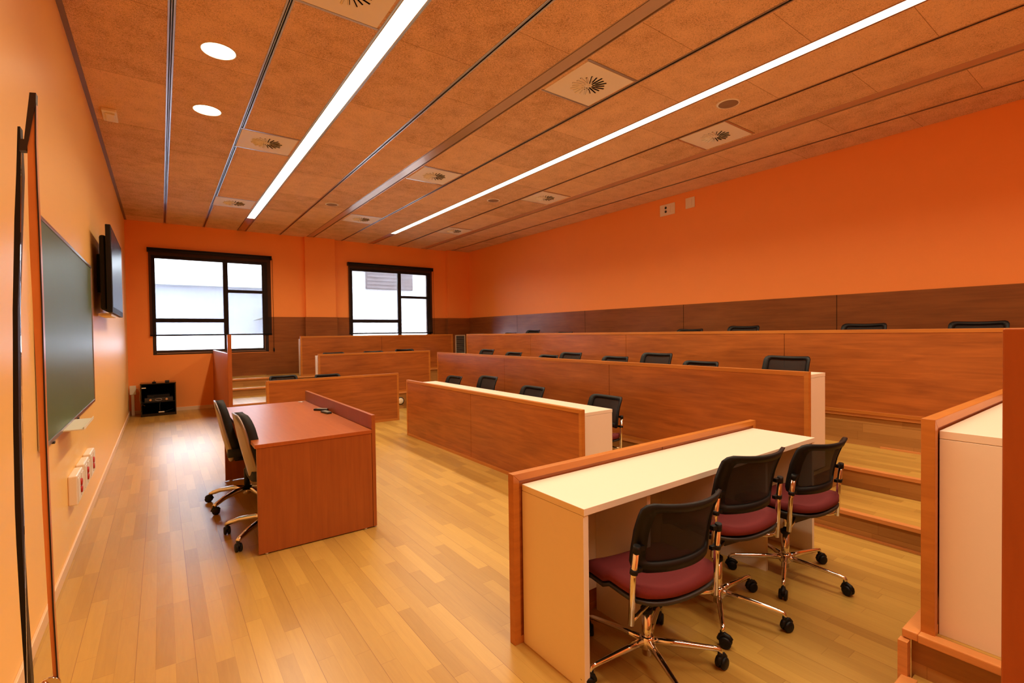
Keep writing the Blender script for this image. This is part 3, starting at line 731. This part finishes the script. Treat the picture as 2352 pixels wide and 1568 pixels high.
# executive chairs at the teacher desk (face +X)
def exec_chair(label, loc, rot, rz=0):
    t = thing('office_chair', label, 'chair', loc, rz, 'office chairs behind the teacher desk')
    R = 0.335
    five_star(t, R, rot, 'chrome', [(0.02, 0, 0.125), (0.12, 0, 0.128), (0.24, 0, 0.108), (R-0.02, 0, 0.084), (R+0.006, 0, 0.070)], [0.026, 0.023, 0.019, 0.017, 0.015], 0.030)
    bm = BM(); lathe(bm, [(0.024, 0.12), (0.024, 0.30), (0.014, 0.302), (0.014, 0.42)], (0,0,0), 18); obj('column', bm, 'black', t)
    pl = resample(rr(0.24, 0.24, 0.09, 7), 40)
    bm = BM(); slab(bm, pl, lambda x, y, s: (x*0.88+0.06, y*0.95, 0.47 + 0.03*(y/0.24)**2 - 0.04*max(0, (x-0.1)/0.14)**2 + s), 0.07, 4); obj('seat', bm, 'pad', t)
    bm = BM(); box(bm, -0.10, 0.10, -0.10, 0.10, 0.40, 0.435); obj('mechanism', bm, 'black', t, bevel=0.008)
    def bmap(off):
        def f(y, z, s):
            wv = max(0.0, (z-0.40)/0.53)
            x = -0.110 - 0.105*wv**1.3 - 0.015*math.sin(wv*PI*1.0) + 0.055*(abs(y)/0.23)**2*(1-0.6*wv) + off
            return (x + s, y*(0.86 + 0.14*math.sin(min(1, wv*1.3)*PI/2)), z)
        return f
    outer = resample(rr(0.20, 0.265, 0.12, 8, 0, 0.665), 52)
    bm = BM(); slab(bm, outer, bmap(-0.022), 0.016, 5); obj('back_shell', bm, 'silver', t)['label'] = 'silver rear shell of the backrest'
    bm = BM(); slab(bm, resample(rr(0.205, 0.258, 0.11, 8, 0, 0.668), 52), bmap(0.014), 0.056, 5); obj('backrest', bm, 'pad', t)
    for s in (-1, 1):
        bm = BM(); tube(bm, [(0.05, s*0.20, 0.45), (0.08, s*0.245, 0.46), (0.08, s*0.245, 0.62)], 0.013, 10)
        box(bm, -0.04, 0.18, s*0.245-0.025, s*0.245+0.025, 0.62, 0.648)
        obj('armrest', bm, 'black', t, bevel=0.003)
    bm = BM(); tube(bm, [(-0.08, 0, 0.42), (-0.08, 0, 0.42), (-0.115, 0, 0.48), (-0.12, 0, 0.52)], [0.03, 0.026, 0.02, 0.014], 10); obj('back_bracket', bm, 'black', t)
    return t
exec_chair('black office chair with silver-backed shell at the teacher desk, nearer one', (1.185, 4.06, 0), math.radians(146), 0.04)
exec_chair('black office chair with silver-backed shell at the teacher desk, farther one', (1.13, 4.95, 0), math.radians(147), -0.05)

# ================================================================== LEFT WALL
t = thing('blackboard', 'dark green blackboard with thin metal rim on the left wall', 'blackboard', (0, 4.66, 0.93))
bm = BM(); box(bm, 0.004, 0.018, -1.20, 1.20, 0.0, 1.215); obj('writing_surface', bm, 'board', t)
bm = BM()
for (y0, y1, z0, z1) in ((-1.215, 1.215, 1.205, 1.225), (-1.215, 1.215, -0.015, 0.008), (-1.215, -1.20, 0.008, 1.205), (1.20, 1.215, 0.008, 1.205)): box(bm, 0.002, 0.024, y0, y1, z0, z1)
obj('frame', bm, 'alu', t, bevel=0.002)
bm = BM(); box(bm, 0.024, 0.125, -0.62, -0.10, -0.010, -0.002); box(bm, 0.121, 0.125, -0.62, -0.10, -0.002, 0.010); obj('chalk_tray', bm, 'cream', t, bevel=0.001)
for y in (-0.95, 0.05):
    bm = BM(); box(bm, 0.02, 0.032, y-0.015, y+0.015, -0.022, -0.010); obj('clip', bm, 'darkgrey', t)

t = thing('television', 'large black flat television mounted on the left wall near the window corner', 'television', (0.004, 6.85, 2.17))
bm = BM(); box(bm, 0.108, 0.150, -0.77, 0.77, -0.425, 0.425); obj('bezel', bm, 'black', t, bevel=0.006)
bm = BM(); box(bm, 0.1505, 0.152, -0.735, 0.735, -0.37, 0.395); obj('screen', bm, 'screen', t)
bm = BM(); box(bm, 0.055, 0.110, -0.70, 0.70, -0.40, 0.33); obj('rear_housing', bm, 'black', t, bevel=0.02)
bm = BM(); box(bm, 0.0, 0.055, -0.25, 0.25, -0.2, 0.2); obj('wall_bracket', bm, 'black', t, bevel=0.003)
bm = BM(); box(bm, 0.03, 0.13, -0.62, 0.0, -0.455, -0.428); obj('cable_box', bm, 'cream', t, bevel=0.004)

k0 = None
for y, lab in ((4.505, 'white wall box with red sockets under the blackboard, nearest the viewer'), (4.88, 'white wall box with red sockets under the blackboard, middle of three'), (5.26, 'white wall box with red sockets under the blackboard, farthest of three')):
    if k0 is None:
        k0 = thing('socket_box', lab, 'socket', (0, y, 0.37), 0, 'white socket boxes under the blackboard')
        bm = BM(); box(bm, 0, 0.050, -0.145, 0.145, 0, 0.20); obj('housing', bm, 'white', k0, bevel=0.008)
        for y2 in (-0.11, -0.055, 0.055, 0.11):
            bm = BM(); box(bm, 0.050, 0.054, y2-0.022, y2+0.022, 0.02, 0.18); obj('cover_plate', bm, 'white', k0, bevel=0.002)
        for z in (0.055, 0.105):
            bm = BM(); lathe(bm, [(0.024, 0.050), (0.024, 0.060), (0.018, 0.062)], (0, 0.0, z+0.02), 20, 'X'); obj('socket', bm, 'red_socket', k0)
    else: dup(k0, (0, y, 0.37), 0, lab)

# ================================================================== RIGHT WALL PLATES
t = thing('wall_socket_plate', 'wide white socket plate high on the right orange wall', 'socket', (XR, 5.17, 3.555))
bm = BM(); box(bm, -0.012, 0, -0.15, 0.15, -0.085, 0.105); obj('plate', bm, 'white', t, bevel=0.003)
for z in (-0.02, 0.045):
    bm = BM(); lathe(bm, [(0.022, -0.012), (0.022, -0.015)], (0, 0.03, z), 18, 'X'); obj('socket', bm, 'darkgrey', t)
for y in (-0.05, -0.10):
    bm = BM(); box(bm, -0.016, -0.012, y-0.02, y+0.02, -0.05, 0.07); obj('switch_rocker', bm, 'white', t)
t = thing('wall_switch_plate', 'smaller white plate right of the socket plate high on the right orange wall', 'switch', (XR, 4.73, 3.58))
bm = BM(); box(bm, -0.012, 0, -0.085, 0.085, -0.08, 0.09); obj('plate', bm, 'white', t, bevel=0.003)
bm = BM(); box(bm, -0.017, -0.012, -0.03, 0.03, -0.05, 0.06); obj('switch_rocker', bm, 'white', t, bevel=0.002)

# ================================================================== FAR CORNER
t = thing('equipment_rack', 'black open equipment cabinet on the floor in the far left corner', 'cabinet', (0.19, 11.45, 0))
cw, cd, ch = 0.55, 0.40, 0.625
bm = BM(); box(bm, 0, 0.018, 0, cd, 0, ch-0.02); obj('side_panel', bm, 'black_gloss', t)
bm = BM(); box(bm, cw-0.018, cw, 0, cd, 0, ch-0.02); obj('side_panel', bm, 'black_gloss', t)
bm = BM(); box(bm, -0.004, cw+0.004, -0.004, cd, ch-0.02, ch); obj('top_panel', bm, 'black_gloss', t, bevel=0.002)
bm = BM(); box(bm, 0.018, cw-0.018, 0, cd, 0.0, 0.05); obj('base_panel', bm, 'black_gloss', t)
bm = BM(); box(bm, 0.018, cw-0.018, cd-0.01, cd, 0.05, ch-0.02); obj('rear_panel', bm, 'void', t)
for z in (0.27,):
    bm = BM(); box(bm, 0.018, cw-0.018, 0.01, cd-0.01, z-0.015, z); obj('shelf', bm, 'black', t)
t2 = thing('amplifier', 'black amplifier with two pale knobs on the shelf of the black cabinet', 'amplifier', (0.19, 11.45, 0))
bm = BM(); box(bm, 0.06, 0.50, 0.02, 0.30, 0.2701, 0.345); obj('case', bm, 'darkgrey', t2, bevel=0.003)
for x in (0.15, 0.40):
    bm = BM(); lathe(bm, [(0.022, 0.020), (0.022, 0.008), (0.017, 0.004)], (x, 0, 0.308), 20, 'Y'); obj('knob', bm, 'gold', t2)
bm = BM(); N = 28
pts = [(0.275+0.052*math.cos(2*PI*k/N), 0.016, 0.308+0.022*math.sin(2*PI*k/N)) for k in range(N+1)]
tube(bm, pts, 0.003, 6); obj('oval_ring', bm, 'alu', t2)
t3 = thing('computer_unit', 'dark slim device inside the upper bay of the black cabinet', 'computer', (0.19, 11.45, 0))
bm = BM(); box(bm, 0.10, 0.45, 0.05, 0.35, 0.346, 0.40); obj('case', bm, 'black', t3, bevel=0.003)
bm = BM(); box(bm, 0.12, 0.20, 0.047, 0.05, 0.36, 0.37); obj('label_strip', bm, 'darkgrey', t3)
bm = BM(); box(bm, 0.022, 0.085, -0.006, -0.001, 0.535, 0.552); tag(obj('paper_tag', bm, 'cream'), 'pale tag on the upper left corner of the black cabinet', 'tag').location = (0.19, 11.45, 0)
bm = BM(); tube(bm, [(0.30, 0.03, 0.27), (0.29, 0.01, 0.2), (0.29, -0.004, 0.10), (0.31, -0.01, 0.065), (0.38, -0.012, 0.075), (0.5, 0.01, 0.11)], 0.004, 8)
o = obj('power_cable', bm, 'darkgrey'); o.location = (0.19, 11.45, 0); tag(o, 'dark cable hanging in the lower bay of the black cabinet', 'cable')
bm = BM(); box(bm, 0.27, 0.36, -0.018, -0.004, 0.062, 0.082); o = obj('cable_plug', bm, 'cream', bevel=0.004); o.location = (0.19, 11.45, 0); tag(o, 'cream connector lying at the foot of the black cabinet', 'plug')
bm = BM(); box(bm, 0.38, 0.45, 0.10, 0.17, ch, ch+0.035); o = obj('small_box', bm, 'darkgrey', bevel=0.005); o.location = (0.19, 11.45, 0.0); tag(o, 'small dark box on top of the black cabinet, right side', 'box')
bm = BM(); box(bm, 0.18, 0.24, 0.08, 0.14, ch, ch+0.022); tube(bm, [(0.21, 0.11, ch+0.02), (0.215, 0.11, ch+0.045)], 0.006, 8); o = obj('small_device', bm, 'black', bevel=0.003); o.location = (0.19, 11.45, 0); tag(o, 'small black device on top of the black cabinet, left side', 'device')
# beige outlet post
t = thing('outlet_box', 'beige outlet box with vertical duct in the far left corner', 'socket', (0.03, 11.80, 0))
bm = BM(); box(bm, -0.012, 0.085, 0, 0.05, 0.40, 0.57); obj('housing', bm, 'cream', t, bevel=0.004)
bm = BM(); box(bm, 0.01, 0.055, 0.02, 0.055, 0.0, 0.399); obj('duct', bm, 'cream', t)
bm = BM(); tube(bm, [(0.115, 11.81, 0.52), (0.15, 11.80, 0.515), (0.18, 11.79, 0.44), (0.165, 11.80, 0.3), (0.18, 11.80, 0.22), (0.25, 11.84, 0.16)], 0.005, 8)
tag(obj('white_cable', bm, 'cream'), 'thin white cable looping from the corner outlet box', 'cable')
# vent grille on pilaster
t = thing('wall_vent', 'grey louvred vent grille in the wood panelling by the far right corner', 'vent', (7.12, YF-0.162, 0.93))
bm = BM()
for (x0, x1, z0, z1) in ((0, 0.31, 0, 0.022), (0, 0.31, 0.50, 0.522), (0, 0.022, 0.022, 0.50), (0.288, 0.31, 0.022, 0.50)): box(bm, x0, x1, -0.014, 0, z0, z1)
obj('frame', bm, 'cream', t)
bm = BM(); box(bm, 0.022, 0.288, -0.002, 0, 0.022, 0.50, 1)
for k in range(18):
    v = box(bm, 0.022, 0.288, -0.006, 0.006, -0.001, 0.001); xform(v, Matrix.Translation((0, -0.008, 0.036+k*0.0265)) @ Matrix.Rotation(0.7, 4, 'X'))
obj('louvres', bm, ['grille', 'void'], t)
# round floor vent in the riser of the far tier
t = thing('round_riser_vent', 'round white vent set in the low riser behind the far front row bench', 'vent', (4.40, 9.20, 0.155))
bm = BM(); lathe(bm, [(0.075, 0), (0.075, -0.010), (0.060, -0.012)], (0,0,0), 28, 'Y'); obj('rim', bm, 'darkgrey', t)
bm = BM(); lathe(bm, [(0.060, -0.011), (0.055, -0.016), (0.01, -0.018)], (0,0,0), 24, 'Y'); obj('cover', bm, 'cream', t)

# ================================================================== BLINDS
def blind(label, x0, x1, zt, zb):
    t = thing('roller_blind', label, 'blind', (x0, YF-0.035, zt), 0, 'dark roller blinds')
    w = x1-x0
    bm = BM(); lathe(bm, [(0.032, 0.02), (0.032, w-0.02)], (0, 0, -0.04), 20, 'X'); obj('roller_tube', bm, 'blind_solid', t)
    bm = BM(); box(bm, 0, 0.02, -0.05, 0.035, -0.085, 0.0); box(bm, w-0.02, w, -0.05, 0.035, -0.085, 0.0); box(bm, 0, w, -0.045, -0.02, -0.012, 0.0); obj('bracket', bm, 'black', t, bevel=0.002)
    bm = BM(); box(bm, 0.02, w-0.02, 0.004, 0.0055, zb-zt+0.012, -0.02); obj('fabric', bm, 'blind', t)
    bm = BM(); tube(bm, [(0.018, 0.005, zb-zt), (w-0.018, 0.005, zb-zt)], 0.016, 10); obj('bottom_bar', bm, 'black', t)
    bm = BM(); tube(bm, [(w+0.012, -0.02, -0.05), (w+0.012, -0.02, zb-zt-0.30)], 0.004, 6); obj('pull_chain', bm, 'black', t)
    bm = BM(); lathe(bm, [(0.006, 0.03), (0.014, 0.01), (0.014, -0.05), (0.006, -0.06)], (w+0.012, -0.02, zb-zt-0.33), 12); obj('chain_weight', bm, 'black', t)
X['blind_solid'] = plain('dark_blind_roll', (26, 18, 15), 0.8)
blind('dark translucent roller blind over the larger left-hand window', 0.335, 2.555, 3.265, 1.535)
blind('dark translucent roller blind over the right-hand window', 4.235, 6.52, 3.265, 1.525)

# ================================================================== OUTSIDE
bm = BM(); box(bm, -30, 40, YF+0.3, 60, -3.2, -3.0); tag(obj('paving', bm, 'ground'), 'pale paving outside below the windows', 'ground')['kind'] = 'structure'
t = thing('neighbour_building', 'pale rendered building with flat coping seen through the left window', 'building', (-8, 20, -3))
bm = BM(); box(bm, 0, 12.8, 0, 6, 0, 6.25); obj('wall', bm, 'render', t)
bm = BM(); box(bm, -0.2, 13.0, -0.28, 6, 6.25, 6.62); obj('coping', bm, 'coping', t)
t = thing('white_building', 'white rendered building with a grey shutter seen through the right window', 'building', (5.2, 17, -3))
bm = BM(); box(bm, 0, 9, 0, 6, 0, 9.0); obj('wall', bm, 'coping', t)
bm = BM(); box(bm, 1.25, 3.0, -0.12, 0, 6.12, 8.0)
for k in range(14): box(bm, 1.27, 2.98, -0.14, -0.12, 6.15+k*0.13, 6.23+k*0.13)
obj('shutter', bm, 'shutter', t)
t = thing('satellite_dish', 'grey satellite dish outside the left window, lower right', 'dish', (3.72, 19.6, 1.6))
bm = BM(); lathe(bm, [(0.30, 0.05), (0.20, 0.02), (0.05, 0.0), (0.05, -0.01), (0.31, 0.04)], (0,0,0.55), 24)
xform(bm.verts, Matrix.Rotation(-0.35, 4, 'Y')); obj('reflector', bm, 'grille', t)
bm = BM(); tube(bm, [(0, 0, 0.5), (-0.1, 0, 0.2), (-0.12, 0, -0.25)], 0.02, 8); tube(bm, [(-0.2, 0, 0.55), (-0.18, 0, 0.8)], 0.012, 6); obj('mast', bm, 'grille', t)
